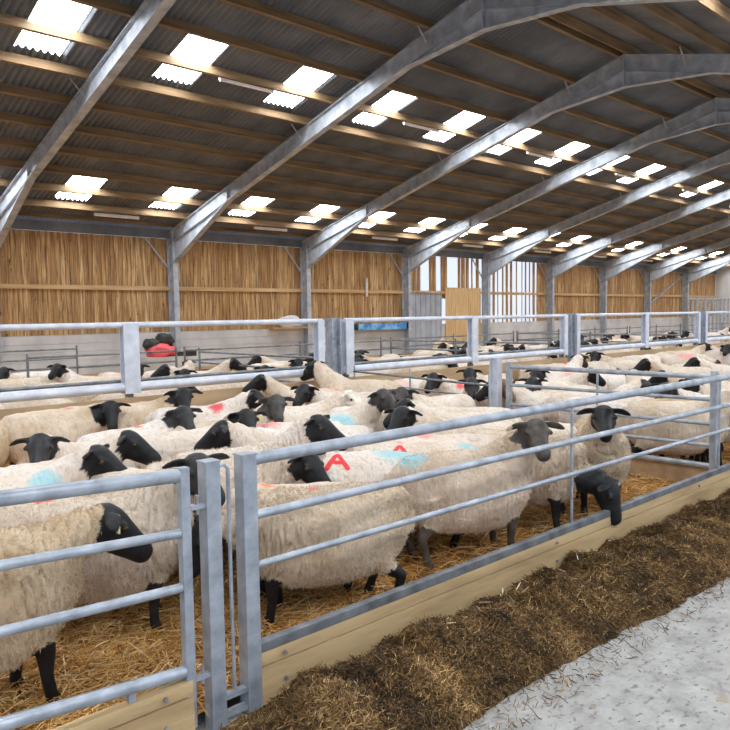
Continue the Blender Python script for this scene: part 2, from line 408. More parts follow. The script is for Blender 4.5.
# ------------------------------------------------------------------ portal frames
def ibeam(mb, p0, p1, d0, d1, w, t=.018):
    """I section in the frame plane; top line p0-p1, depths d0,d1 measured straight down"""
    (y0, z0), (y1, z1), x = p0, p1, 0
    def pl(a, b, x0, x1, ta):
        (ya, za), (yb, zb) = a, b
        return [(x0, ya, za), (x1, ya, za), (x1, ya, za - ta), (x0, ya, za - ta), (x0, yb, zb), (x1, yb, zb), (x1, yb, zb - ta), (x0, yb, zb - ta)]
    fc = [(0, 1, 2, 3), (7, 6, 5, 4), (0, 4, 5, 1), (1, 5, 6, 2), (2, 6, 7, 3), (3, 7, 4, 0)]
    mb.add(pl((y0, z0), (y1, z1), -w / 2, w / 2, t), fc)
    mb.add(pl((y0, z0 - d0 + t), (y1, z1 - d1 + t), -w / 2, w / 2, t), fc)
    V = [(-t / 2, y0, z0 - t), (t / 2, y0, z0 - t), (t / 2, y0, z0 - d0 + t), (-t / 2, y0, z0 - d0 + t), (-t / 2, y1, z1 - t), (t / 2, y1, z1 - t), (t / 2, y1, z1 - d1 + t), (-t / 2, y1, z1 - d1 + t)]
    mb.add(V, fc)
def shift(mb, x):
    mb.v = [(p[0] + x, p[1], p[2]) for p in mb.v]; return mb
rz = lambda y: roof_z(y) - .25
places = {-3: 'standing far left beyond the picture', -2: 'spanning overhead left of the nearest gate', -1: 'crossing the top left corner', 0: 'whose wall column is nearest on the left', 1: 'whose ridge joint shows at the top right', 2: 'with its column left of the grey door', 3: 'with its column right of the tan wall panel', 4: 'with its column right of the gappy wall bay', 5: 'with its column third from the right end', 6: 'with its column second from the right end', 7: 'last one before the grey gable'}
for k in range(-3, 8):
    x = fx(k)
    t = thing('portal_frame', (x, YW, 0), 'galvanised steel portal frame ' + places[k], 'portal frame', 'steel portal frames')
    for sgn in (1, -1):
        Y = lambda y: RIDGE_Y + sgn * (y - RIDGE_Y)
        mb = MB()   # column, flanges facing along the wall direction
        for dy in (-.21, .21): mb.box((x, Y(23.74 + dy), 2.36), (.2, .02, 4.72))
        mb.box((x, Y(23.74), 2.36), (.016, .42, 4.72))
        mb.build('column', M['frame'], t)
        MB().box((x, Y(23.72), .11), (.36, .50, .03)).build('base_plate', M['frame'], t)
        mb = MB(); ibeam(mb, (Y(23.95), rz(23.95)), (Y(RIDGE_Y), rz(RIDGE_Y)), .44, .44, .2); shift(mb, x).build('rafter', M['frame'], t)
        mb = MB(); T = .018; yb = 19.9   # eaves haunch: tapering web and flange
        z_t0, z_t1 = rz(23.64) - .43, rz(yb) - .43
        a, b, c = (Y(23.54), z_t0), (Y(yb), z_t1), (Y(23.54), 3.86)
        mb.add([(x + sx * .008, p[0], p[1]) for sx in (-1, 1) for p in (a, b, c)], [(0, 1, 2), (5, 4, 3), (0, 3, 4, 1), (1, 4, 5, 2), (2, 5, 3, 0)])
        mb.bar((x, c[0], c[1]), (x, b[0], b[1]), .2, .02)
        mb.build('eaves_haunch', M['frame'], t)
        mb = MB()
        a, b, c = (Y(RIDGE_Y), rz(RIDGE_Y) - .43), (Y(12.0), rz(12.0) - .43), (Y(RIDGE_Y), rz(RIDGE_Y) - .83)
        mb.add([(x + sx * .008, p[0], p[1]) for sx in (-1, 1) for p in (a, b, c)], [(0, 1, 2), (5, 4, 3), (0, 3, 4, 1), (1, 4, 5, 2), (2, 5, 3, 0)])
        mb.bar((x, c[0], c[1]), (x, b[0], b[1]), .2, .02)
        mb.build('apex_haunch', M['frame'], t)
        # stiffener plates across the web
        for yq in (23.62, yb):
            MB().box((x, Y(yq), rz(yq) - .22), (.19, .014, .42)).build('stiffener', M['frame'], t)
        for yq in (16.1, 11.4):   # slender fly brace from purlin to bottom flange
            MB().bar((x - .05, Y(yq), rz(yq) - .22), (x - .36, Y(yq), rz(yq) + .12), .04, .012).build('fly_brace', M['galv'], t)
        MB().bar((x - .10, Y(23.86), 3.66), (x - .98, Y(23.86), 4.70), .055, .05).build('knee_brace', M['galv'], t)
    MB().box((x, RIDGE_Y, rz(RIDGE_Y) - .42), (.21, .035, .85)).build('ridge_plate', M['frame'], t)

# ------------------------------------------------------------------ far boarded wall
def board_strip(mb, xa, xb, z0, z1, y=YW):
    """closely set vertical boards as one continuous ribbed skin"""
    P = []; x = xa; i = 0
    while x < xb - .02:
        e = min(x + .15, xb); d = .022 * ((i * 7919) % 5) / 4
        P += [(x + .004, y + .03), (x + .006, y + d), (e - .006, y + d), (e - .004, y + .03)]; x = e; i += 1
    o = [(p[0], p[1], z) for z in (z0, z1) for p in P]; n = len(P)
    mb.add(o, [(i, i + 1, n + i + 1, n + i) for i in range(n - 1)])
wall = MB()
ZT = 4.72; Z0 = 1.40; ZG = 2.95
board_strip(wall, XL, fx(2), Z0, ZT)
board_strip(wall, fx(4) - .9, XR, Z0, ZT)
wo = wall.build('wall_back', M['boards']); struct(wo)
# broken bays: separate hanging boards with daylight between
br = random.Random(21)
def loose_board(x, w, z0, z1, m=M['boards'], lean=0):
    b = MB().box((0, 0, 0), (w, .022, z1 - z0)).build('wall_board', m, None)
    b.location = (x, YW + br.uniform(.0, .02), (z0 + z1) / 2); b.rotation_euler = (0, lean, 0); b.parent = wo
    return b
for (x, w, c) in [(24.82, .24, 0), (25.08, .24, 0), (25.34, .24, 0), (25.6, .22, 0), (26.45, .28, 0), (26.72, .2, 0), (27.28, .2, 0), (27.5, .3, 0), (28.6, .2, 0), (28.9, .3, 0), (29.22, .25, 0), (30.05, .24, 0), (29.62, .1, 0)]:
    loose_board(x, w, ZG - (.1 if x < 27.2 else .3), ZT, lean=br.gauss(0, .006))
for (x, w) in [(30.75, .22), (31.08, .1), (31.45, .2), (32.6, .2), (32.95, .1), (33.5, .09), (34.35, .12), (34.75, .1), (35.15, .22), (33.05, .08), (31.8, .07), (32.25, .12), (34.0, .06), (35.5, .16)]:
    loose_board(x, w, Z0, ZT, lean=br.gauss(0, .004))
tp = MB(); board_strip(tp, 27.35, 30.15,   .5, 3.2, YW - .16); tp.build('trim_1', M['panel'], None); struct(bpy.data.objects['trim_1'])
# grey sliding sheet door
dr = MB(); P = []
x = 24.62
while x < 27.1:
    P += [(x, YW - .1), (x + .22, YW - .1), (x + .25, YW - .135), (x + .31, YW - .135), (x + .34, YW - .1)]; x += .36
o_ = [(p[0], p[1], z) for z in (.12, 2.92) for p in P]; n_ = len(P)
dr.add(o_, [(i, i + 1, n_ + i + 1, n_ + i) for i in range(n_ - 1)])
door = dr.build('door_1', M['door']); struct(door)
MB().box((25.9, YW - .12, 2.97), (2.8, .16, .1)).build('door_track', M['girt'], door)
# low grey wall of horizontal panels with grooves
g = MB(); prof = [(YW - .09, 0)]
for q in range(5):
    prof += [(YW - .09, .28 * q + .26), (YW - .07, .28 * q + .265), (YW - .07, .28 * q + .275), (YW - .09, .28 * q + .28)]
prof += [(YW + .03, 1.40), (YW + .03, 0)]
g.rings([[(x, p[0], p[1]) for p in prof] for x in (XL, XR)])
gw = g.build('wall_lower', M['grey_panel']); struct(gw)
girt_n = 0
for zc, nm in ((ZG, 'trim_2'), (4.88, 'trim_3')):
    b = MB().box(((XL + XR) / 2, YW - .05, zc), (XR - XL, .05, .14 if zc < 4 else .32)).build(nm, M['girt'] if zc < 4 else M['roof']); struct(b)
# gable end, grey sheeting with light low panel
gm = MB(); V = []; n = 120
for i in range(n + 1):
    y = -4.1 + 28.1 * i / n; V.append((y, roof_z(y) - .05, .02 * math.sin(i * 1.9)))
gm.add([(XR + v[2], v[0], 0) for v in V] + [(XR + v[2], v[0], v[1]) for v in V], [(i, i + 1, n + 2 + i, n + 1 + i) for i in range(n)])
gb = gm.build('wall_end', M['gable']); struct(gb)
# wall cross brace in the last full bay
cb = MB().bar((fx(6) + .1, YW - .14, 2.2), (fx(7) - .1, YW - .14, 4.5), .08, .08).build('wall_brace', M['frame'])
tag(cb, 'slanting steel wall brace in the last boarded bay on the right', 'brace')

# ------------------------------------------------------------------ front fence
t = thing('feed_fence', (1.85, YF, 0), 'front galvanised rail fence running along the wooden kerb beside the silage', 'fence')
XE = 9.7
MB().box((1.848, YF, .63), (.078, .078, 1.25)).build('end_post', M['galv'], t, bevel=.006)
MB().box((1.848, YF, 1.258), (.084, .084, .008)).build('post_cap', M['galv'], t)
for zc, r in ((1.228, .031), (.957, .022), (.712, .017)):
    tubes('rail', (1.88, YF, zc), (XE, YF, zc - (.02 if zc < 1 else 0)), r, M['galv'], t)
MB().box(((1.88 + XE) / 2, YF, .310), (XE - 1.88, .05, .05)).build('bottom_channel', M['galv_dull'], t, bevel=.006)
for xx in (4.69, 7.38): tubes('upright', (xx, YF + .01, .33), (xx, YF + .01, 1.22), .011, M['galv'], t, 8)
MB().box((XE, YF, .63), (.078, .078, 1.25)).build('far_post', M['galv'], t, bevel=.006)
# kerb boards
for (xa, xb, where) in ((1.89, XE, 'under the front rail fence'), (-1.0, 1.53, 'under the hinged gate at the left')):
    kt = thing('kerb', (xa, YF, 0), 'tan wooden kerb boards ' + where, 'kerb')
    for j, (za, zb, dy) in enumerate(((.0, .212, 0), (.217, .284, .005))):
        MB().box(((xa + xb) / 2, YF - .005 + dy, (za + zb) / 2), (xb - xa, .05, zb - za)).build('kerb_board', M['kerb'], kt, bevel=.003)
    for i in range(3):
        for zz in (.12, .25):
            xx = xa + .14 + i * 2.4 if xa > 0 else xb - .14 - i * .9
            MB().tube([(xx, YF - .03, zz), (xx, YF - .042, zz)], .011, 8).build('bolt', M['bolt'], kt)
# gate post A and hinged gate on the left
gp = thing('gate_post', (1.654, YF, 0), 'square galvanised post between the left gate and the front fence', 'post')
MB().box((1.654, YF, .625), (.075, .075, 1.25)).build('post', M['galv'], gp, bevel=.006)
MB().box((1.654, YF, 1.253), (.08, .08, .008)).build('post_cap', M['galv'], gp)
pts = [(1.69, YF, 1.215), (1.73, YF, 1.228), (1.752, YF, 1.205), (1.753, YF, .6), (1.757, YF, .16)]
MB().tube(pts, .0095, 8).build('latch_rod', M['galv'], gp, True)
for zz in (.14, .055): MB().bar((1.69, YF - .01, zz), (1.81, YF - .01, zz), .04, .022).build('tie_bar', M['galv'], gp)
gt = thing('hinged_gate', (1.52, YF, 0), 'galvanised five bar gate at the left end of the front fence', 'gate')
XG = -1.2
def gz(z, slope, x): return z + slope * (1.52 - x)
for z, sl, r in ((1.211, .043, .031), (.954, .052, .021), (.709, .044, .021), (.325, .084, .028)):
    tubes('rail', (1.50, YF, z), (XG, YF, gz(z, sl, XG)), r, M['galv'], gt)
MB().bar((1.524, YF, .06), (1.524, YF, 1.245), .045, .045, (1, 0, 0)).build('stile', M['galv'], gt, bevel=.004)
MB().bar((XG, YF, .3), (XG, YF, 1.36), .045, .045, (1, 0, 0)).build('stile', M['galv'], gt, bevel=.004)
MB().bar((1.25, YF, .12), (1.25, YF, .33), .03, .03, (1, 0, 0)).build('short_stay', M['galv'], gt)
for zz in (1.06, .28):
    MB().bar((1.545, YF - .01, zz), (1.618, YF - .01, zz), .03, .02).build('hinge_lug', M['galv'], gt)
    MB().tube([(1.585, YF - .01, zz - .035), (1.585, YF - .01, zz + .05)], .009, 8).build('hinge_pin', M['bolt'], gt)

# ------------------------------------------------------------------ divider between front pen and right pen
dt = thing('divider_gate', (7.42, 5.45, 0), 'galvanised dividing gate crossing from mid pen to the front fence at right', 'gate')
for z, r in ((1.228, .027), (1.0, .02), (.755, .02), (.535, .02), (.325, .03)):
    tubes('rail', (7.42, 5.40, z), (7.42, 2.95, z), r, M['galv'], dt)
tubes('upright', (7.42, 4.22, .33), (7.42, 4.22, 1.22), .013, M['galv'], dt, 8)
for yy in (5.43, 2.94): MB().box((7.42, yy, .66), (.06, .06, 1.26)).build('stile', M['galv'], dt, bevel=.004)
kk = thing('divider_kerb', (7.42, 4.1, 0), 'brown timber board closing the foot of the dividing gate', 'board')
MB().box((7.46, 4.1, .2), (.04, 2.2, .20)).build('kerb_board', M['kerb_back'], kk)
dp = thing('divider_post', (7.42, 5.62, 0), 'broad galvanised post standing mid pen beside the dividing gate', 'post')
mb = MB(); mb.box((7.42, 5.58, .70), (.09, .014, 1.25)); mb.box((7.42, 5.70, .70), (.09, .014, 1.25)); mb.box((7.42, 5.64, .70), (.012, .12, 1.25)); mb.build('post', M['galv_pale'], dp)
MB().box((7.42, 5.64, 1.33), (.1, .14, .012)).build('post_cap', M['galv_pale'], dp)
dh = thing('divider_hurdle', (7.42, 7, 0), 'thin steel hurdle running from mid pen back to the middle barrier', 'hurdle')
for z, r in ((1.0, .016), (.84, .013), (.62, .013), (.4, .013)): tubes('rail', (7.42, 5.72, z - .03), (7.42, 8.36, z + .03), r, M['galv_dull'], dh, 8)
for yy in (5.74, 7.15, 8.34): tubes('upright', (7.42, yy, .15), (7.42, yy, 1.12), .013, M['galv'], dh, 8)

# ------------------------------------------------------------------ middle feed barrier
def barrier(xa, xb, posts, label):
    t = thing('feed_barrier', (xa, YM, 0), label, 'feed barrier', 'panels of the middle feed barrier')
    tubes('top_rail', (xa, YM, 1.82), (xb, YM, 1.82), .036, M['galv_pale'], t)
    tubes('bottom_rail', (xa, YM, 1.055), (xb, YM, 1.055), .058, M['galv_pale'], t)
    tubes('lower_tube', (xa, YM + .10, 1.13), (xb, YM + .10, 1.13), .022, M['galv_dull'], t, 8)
    for (x, w) in posts:
        m_ = MB(); m_.box((x, YM - .055, 1.41), (w, .014, .86)); m_.box((x, YM + .055, 1.41), (w, .014, .86)); m_.box((x, YM, 1.41), (.014, .1, .86))
        m_.build('post', M['galv_pale'], t)
    MB().box(((xa + xb) / 2, YM - .02, .76), (xb - xa, .06, .34)).build('feed_board', M['kerb_back'], t)
    for (x, w) in posts:
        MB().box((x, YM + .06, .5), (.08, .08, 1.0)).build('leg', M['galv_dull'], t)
barrier(-4, 6.92, [(3.87, .20), (6.86, .12), (.9, .14)], 'long pale feed barrier panel at the left, with one very broad post')
barrier(7.36, 13.62, [(7.43, .16), (10.5, .17), (13.56, .13)], 'pale feed barrier panel in the middle, in front of the grey door')
barrier(14.0, 20.3, [(14.05, .13), (17.2, .17), (20.24, .12)], 'pale feed barrier panel to the right, in front of the boarded bays')
barrier(20.65, 33, [(20.7, .12), (23.9, .16), (27.1, .16), (30.2, .16)], 'farthest pale feed barrier panel at the right edge')
for x, l in ((7.14, 'dull steel barrier post between the left and middle feed panels'), (13.81, 'dull steel barrier post between the middle and right feed panels'), (20.48, 'dull steel barrier post before the farthest feed panel')):
    t = thing('barrier_post', (x, YM, 0), l, 'post', 'steel posts of the middle barrier')
    m_ = MB(); m_.box((x - .08, YM, .93), (.012, .16, 1.86)); m_.box((x + .08, YM, .93), (.012, .16, 1.86)); m_.box((x, YM, .93), (.16, .012, 1.86)); m_.build('post', M['galv'], t)
    for zz in (1.2, 1.55): MB().tube([(x, YM - .006, zz), (x, YM - .03, zz)], .022, 10).build('bolt', M['bolt'], t)

# ------------------------------------------------------------------ hurdles beyond the barrier
def hurdle(p0, p1, zs, label, hoop=False, group='hurdles beyond the barrier'):
    t = thing('hurdle', (*p0, BED), label, 'hurdle', group)
    a, b = Vector((*p0, 0)), Vector((*p1, 0))
    for z in zs: tubes('rail', a + Vector((0, 0, z)), b + Vector((0, 0, z)), .02, M['galv_dull'], t, 8)
    n = max(2, int((b - a).length / 2.2) + 1)
    for i in range(n):
        q = a.lerp(b, i / (n - 1)); tubes('upright', q + Vector((0, 0, BED)), q + Vector((0, 0, zs[0] + .08)), .024, M['galv_dull'], t, 8)
    return t
HZ = (1.2, .98, .76, .54)
hurdle((-2, 17.4), (6.6, 17.4), HZ, 'grey steel hurdle with curved end, at far left before the grey wall')
hurdle((7.5, 9.1), (7.5, 13.2), HZ, 'cross hurdle beyond the barrier, left of the double barrier post')
hurdle((4.4, 14.0), (7.4, 14.0), HZ, 'hurdle beyond the barrier just right of the broad post')
hurdle((7.6, 14.0), (13.8, 14.0), HZ, 'hurdle beyond the barrier under the second wall column')
hurdle((14.0, 14.6), (20.2, 14.6), HZ, 'hurdle beyond the barrier in front of the blue trough')
hurdle((13.9, 9.1), (13.9, 14.5), HZ, 'cross hurdle beyond the barrier, below the grey door')
hurdle((20.4, 14.6), (28, 14.6), HZ, 'hurdle beyond the barrier below the tan wall panel')
hurdle((20.3, 9.1), (20.3, 14.5), HZ, 'cross hurdle beyond the barrier, left of the second double post')
hurdle((28.2, 14.6), (40, 14.6), HZ, 'hurdle beyond the barrier near the right end')
tg = thing('bar_gate', (44, 18, 0), 'tall grey gate of upright bars at the far right end', 'gate')
for z in (2.55, .6): tubes('rail', (41.5, 18, z), (56, 18, z), .05, M['galv'], tg, 8)
for i in range(26): tubes('bar', (41.6 + .57 * i, 18, .1), (41.6 + .57 * i, 18, 2.6), .06, M['galv'], tg, 6)

# oddments along the far wall
def lump(name, m, c, d, seed, label=None, cat=None, parent=None):
    bm = bmesh.new(); bmesh.ops.create_icosphere(bm, subdivisions=3, radius=1)
    for v in bm.verts:
        k = 1 + .3 * noise.noise(Vector(v.co) * 1.7 + Vector((seed, 0, 0))) + .22 * noise.noise(Vector(v.co) * 4.5 + Vector((0, seed, 0))); v.co = Vector((v.co.x * d[0] * k, v.co.y * d[1] * k, max(-.75, v.co.z) * d[2] * k))
        if parent is not None: v.co += Vector(c) - Vector(parent['_w'])
    me = bpy.data.meshes.new(name); bm.to_mesh(me); bm.free(); me.shade_smooth(); me.materials.append(m)
    o = bpy.data.objects.new(name, me); COL.objects.link(o)
    if parent is not None: o.parent = parent
    else: o.location = c; tag(o, label, cat)
    return o
rt = thing('sheeted_bundle', (11.0, 21.6, .1), 'red plastic bundle with black sacks on top, seen right of the broad post', 'bundle')
lump('red_sheet', M['red'], (10.9, 21.6, .82), (.5, .42, .27), 1, parent=rt)
lump('black_sack', M['black'], (11.1, 21.75, 1.16), (.3, .28, .26), 2, parent=rt)
lump('black_sack', M['black'], (10.6, 21.7, 1.05), (.26, .25, .2), 5, parent=rt)
MB().box((11.55, 21.4, .72), (.95, .12, .16)).build('black_bar', M['black'], rt)
MB().box((10.9, 21.6, .38), (1.3, .7, .56)).build('pallet_box', M['grey_panel'], rt)
sh = MB().box((17.6, YW - .29, 1.42), (1.8, .34, .05)).build('ledge_board', M['girt']); tag(sh, 'narrow timber ledge on the grey wall under the pale bag', 'ledge')
lump('feed_bag', M['white_bag'], (17.6, YW - .3, 1.66), (.62, .14, .26), 3, 'crumpled pale bag on top of the grey wall', 'bag')
tb = thing('trough', (22.8, YW - .3, 1.2), 'blue trough hung on the grey wall left of the grey door', 'trough')
m_ = MB(); m_.box((22.8, YW - .25, 1.24), (3.0, .3, .03)); m_.box((22.8, YW - .39, 1.37), (3.0, .03, .28)); m_.box((21.31, YW - .25, 1.37), (.03, .3, .28)); m_.box((24.29, YW - .25, 1.37), (.03, .3, .28)); m_.build('tub', M['blue'], tb)
m_ = MB(); m_.box((21.1, YW - .25, 1.37), (.3, .25, .26)); m_.build('end_bracket', M['black'], tb)
m_ = MB(); m_.box((24.55, YW - .25, 1.37), (.3, .25, .26)); m_.build('end_bracket', M['black'], tb)
wp = MB().tube([(22.07, YW - .1, 2.72), (22.07, YW - .1, 3.55)], .05, 8).build('hanging_pole', M['white_bag']); tag(wp, 'short white pole hung on the wall rail left of the door', 'pole')
lump('straw_sack', M['tan_bag'], (17.0, 14.9, .55), (.42, .35, .5), 4, 'tan sack among the sheep behind the right feed panel', 'sack')

# ------------------------------------------------------------------ sheep
def pose_of(h, yaw, pit):
    y = R(yaw)
    return (.40 + .20 * math.cos(y * .6) + max(0, .88 - h) * .18, .17 * math.sin(y * .75), h), yaw, pit
def ell_ring(c, d, up, w, h, n=20, sq=1.0):
    d = Vector(d).normalized(); s = d.cross(Vector(up)).normalized(); u = s.cross(d); R_ = []
    for k in range(n):
        t = 2 * PI * k / n; ct, st = math.cos(t), math.sin(t)
        ct = math.copysign(abs(ct) ** sq, ct); st = math.copysign(abs(st) ** sq, st)
        R_.append(Vector(c) + s * ct * w + u * st * h)
    return R_
def sheep_mesh(name, pose, vox=.015, seed=0, hero=False, step=0.0, collar=0.0):
    (ne, yaw, pit) = pose_of(*pose); ne = Vector(ne); yaw, pit = R(yaw), R(pit)
    hd = Vector((math.cos(pit) * math.cos(yaw), math.cos(pit) * math.sin(yaw), -math.sin(pit)))
    hs = hd.cross(Vector((0, 0, 1))).normalized(); hu = hs.cross(hd)      # right, up of the head
    mb = MB()
    B = [(-.545, .60, .05, .06), (-.525, .585, .13, .15), (-.47, .565, .195, .22), (-.36, .53, .245, .27), (-.18, .512, .275, .29), (.04, .500, .285, .30), (.22, .508, .267, .293), (.36, .535, .226, .27), (.45, .585, .17, .205), (.51, .61, .105, .13), (.535, .62, .04, .05)]
    mb.rings([ell_ring((x, 0, z), (1, 0, 0), (0, 0, 1), w, h, 24, .92) for x, z, w, h in B])
    # neck: woolly, from the shoulders to the back of the skull
    a = Vector((.22, 0, .60)); b = Vector((.42, ne.y * .25, .60 * .45 + ne.z * .55 - .02)); c = ne - hd * .015 - hu * .005
    pts = []; 
    for k in range(7):
        t = k / 6; q = a * (1 - t) ** 2 + b * 2 * t * (1 - t) + c * t * t; pts.append(q)
    mb.tube(pts, [.22, .205, .175, .15, .128, .112, .10], 18)
    # head: skull, roman nose, muzzle
    H = [(-.06, .035, .04, .0), (-.04, .064, .07, .008), (.0, .080, .092, .010), (.05, .080, .097, .005), (.10, .068, .090, -.003), (.15, .055, .078, -.010), (.195, .049, .067, -.016), (.235, .049, .060, -.021), (.265, .046, .051, -.025), (.287, .034, .036, -.027), (.296, .012, .014, -.028)]
    K = 1.09
    mb.rings([ell_ring(ne + hd * t * K + hu * dz, hd, hu, w * K, h * K, 18, .9) for t, w, h, dz in H])
    for s in (-1, 1):   # ears
        e0 = ne + hd * .0 + hs * s * .065 + hu * .055
        ed = (hs * s * 1.0 + hu * (.22 if seed % 2 else .02) - hd * .05).normalized(); fl = (hd * .45 + hu * .9).normalized()
        E = [(-.02, .02, .016), (.02, .030, .017), (.055, .042, .0145), (.095, .043, .013), (.13, .029, .012), (.155, .008, .008)]
        mb.rings([ell_ring(e0 + ed * t - hu * 1.6 * t * t + hd * .8 * t * t, ed, fl, dz_, w, 12) for t, w, dz_ in E])
        ev = ne + hd * .085 + hs * s * .082 + hu * .045   # brow
        mb.rings([ell_ring(ev + hd * t, hd, hu, r_, r_, 8) for t, r_ in ((-.03, .006), (-.015, .018), (.005, .02), (.02, .012), (.03, .004))])
    legs = []
    for s in (-1, 1):
        st = step * s
        fl_ = [((.29, s * .12, .50), .105), ((.30, s * .13, .38), .072), ((.31 + st * .5, s * .13, .27), .044), ((.30 + st * .7, s * .13, .16), .029), ((.30 + st, s * .13, .07), .028), ((.315 + st, s * .13, .03), .034), ((.325 + st, s * .13, 0), .036)]
        rl_ = [((-.33, s * .12, .52), .15), ((-.31, s * .14, .40), .105), ((-.37 - st * .4, s * .14, .30), .058), ((-.435 - st * .7, s * .14, .235), .038), ((-.41 - st * .8, s * .14, .14), .029), ((-.395 - st, s * .14, .07), .029), ((-.38 - st, s * .14, .03), .034), ((-.37 - st, s * .14, 0), .036)]
        for lg in (fl_, rl_):
            mb.tube([p for p, _ in lg], [r for _, r in lg], 12); legs.append([(Vector(p), r) for p, r in lg])
    tl = [(-.50, 0, .72), (-.565, 0, .66), (-.575, 0, .56), (-.565, 0, .47)]
    mb.tube(tl, [.05, .048, .04, .025], 10)
    me0 = bpy.data.meshes.new('raw'); me0.from_pydata([tuple(p) for p in mb.v], [], mb.f); me0.update()
    bm = bmesh.new(); bm.from_mesh(me0); bmesh.ops.recalc_face_normals(bm, faces=bm.faces); bm.to_mesh(me0); bm.free()
    tmp = bpy.data.objects.new('raw', me0); COL.objects.link(tmp)
    rm = tmp.modifiers.new('r', 'REMESH'); rm.mode = 'VOXEL'; rm.voxel_size = vox; rm.use_smooth_shade = True
    sm = tmp.modifiers.new('s', 'SMOOTH'); sm.factor = .5; sm.iterations = 2 if vox > .012 else 3
    dg = bpy.context.evaluated_depsgraph_get(); me = bpy.data.meshes.new_from_object(tmp.evaluated_get(dg), depsgraph=dg)
    me.name = name
    bpy.data.objects.remove(tmp); bpy.data.meshes.remove(me0)
    n = len(me.vertices); co = np.empty(n * 3, dtype=np.float32); me.vertices.foreach_get('co', co); co = co.reshape(-1, 3)
    no = np.empty(n * 3, dtype=np.float32); me.vertices.foreach_get('normal', no); no = no.reshape(-1, 3)
    rel = co - np.array(ne); t = rel @ np.array(hd); side = rel @ np.array(hs); up = rel @ np.array(hu)
    nz = np.array([noise.noise(Vector(p) * 16 + Vector((seed, 0, 0))) for p in co])
    # head: in front of a slanted collar behind the ears
    d_head = np.where((t + .25 * up + .012 * nz > -.02 - collar) & (np.linalg.norm(rel, axis=1) < .42) & (co[:, 0] > .3), 1.0, 0.0)
    axd = np.sqrt(side ** 2 + (up + .08 * np.clip(t, 0, .3)) ** 2)
    d_head = np.where((axd < .128 + collar * .5) | ((np.abs(side) > .06) & (np.abs(side) < .3) & (up > -.06) & (t < .16)), d_head, 0)
    hair = d_head
    for lg in legs:
        for (p0, r0), (p1, r1) in zip(lg[:-1], lg[1:]):
            a_, b_ = np.array(p0), np.array(p1); ab = b_ - a_; tt = np.clip(((co - a_) @ ab) / (ab @ ab), 0, 1)
            dist = np.linalg.norm(co - (a_ + tt[:, None] * ab), axis=1)
            hair = np.where((dist < .058) & (co[:, 2] < .315 + .03 * nz), 1.0, hair)
    amp = .010 if not hero else .009
    disp = np.array([noise.noise(Vector(p) * 6 + Vector((seed * 3, 0, 0))) * amp * 1.3 + noise.noise(Vector(p) * 19 + Vector((0, seed, 0))) * amp * .8 for p in co])
    if hero:
        fold = np.array([noise.noise(Vector((p[0] * 26, p[1] * 9, p[2] * 5 + seed))) for p in co])
        w = np.clip((co[:, 0] + .1) / .35, .2, 1); disp += -.022 * np.clip(1 - np.abs(fold) / .16, 0, 1) * w
        disp += np.array([noise.noise(Vector(p) * 48) * .004 for p in co])
    co2 = co + no * (disp * (1 - hair))[:, None]
    me.vertices.foreach_set('co', co2.astype(np.float32).ravel())
    at = me.attributes.new('hair', 'FLOAT', 'POINT'); at.data.foreach_set('value', hair.astype(np.float32))
    me.update(); me.shade_smooth()
    me['_h'] = [*ne, *hd, *hs, *hu]
    return me

W_BASE = wool_mat('fleece'); W_WARM = wool_mat('fleece_cream', warm=.7)
W_WARM2 = wool_mat('fleece_stained', warm=1.3)
RED, PINK, BLUE, ORG = (.80, .035, .045), (.84, .30, .29), (.34, .64, .70), (.85, .22, .05)
def marked(name, marks, **k): return wool_mat('fleece_' + name, marks, **k)
MESHES = {}
HT = {'U': (.94, 22), 'M': (.87, 27), 'L': (.77, 36), 'D': (.60, 52), 'G': (.43, 66)}
EYE = None
IDX = [0]
FL = {}
def fleece_mesh(me, n=46000):
    """short woolly locks standing out of the fleece"""
    if me.name in FL: return FL[me.name]
    rng = np.random.default_rng(len(FL) + 5)
    nv = len(me.vertices); co = np.empty(nv * 3, dtype=np.float32); me.vertices.foreach_get('co', co); co = co.reshape(-1, 3)
    no = np.empty(nv * 3, dtype=np.float32); me.vertices.foreach_get('normal', no); no = no.reshape(-1, 3)
    hr = np.empty(nv, dtype=np.float32); me.attributes['hair'].data.foreach_get('value', hr)
    ok = np.where((hr < .5) & (co[:, 2] > .12))[0]; idx = rng.choice(ok, n)
    p = co[idx] + rng.normal(0, .004, (n, 3)); nn = no[idx]
    d = nn + rng.normal(0, .45, (n, 3)) + np.array([0, 0, -.75]); d /= np.linalg.norm(d, axis=1)[:, None]
    s_ = np.cross(d, rng.normal(0, 1, (n, 3))); s_ /= np.linalg.norm(s_, axis=1)[:, None]
    ln = rng.uniform(.010, .026, n)[:, None]; wd = rng.uniform(.0012, .0026, n)[:, None]
    base = p - nn * .004
    V = np.stack([base - s_ * wd, base + s_ * wd, base + d * ln], 1).reshape(-1, 3)
    f = bpy.data.meshes.new('fleece'); f.from_pydata(V.tolist(), [], np.arange(3 * n).reshape(-1, 3).tolist()); f.update(); f.materials.append(W_BASE)
    FL[me.name] = f; return f
def get_mesh(pose, hero=False, var=0, collar=0.0):
    k = (pose, hero, var, collar)
    if k not in MESHES:
        me = sheep_mesh('sheep', pose, .0095 if hero else .016, seed=var + len(MESHES) * 2, hero=hero, step=.05 * ((var % 3) - 1), collar=collar)
        me.materials.append(W_BASE); MESHES[k] = me
    return MESHES[k]
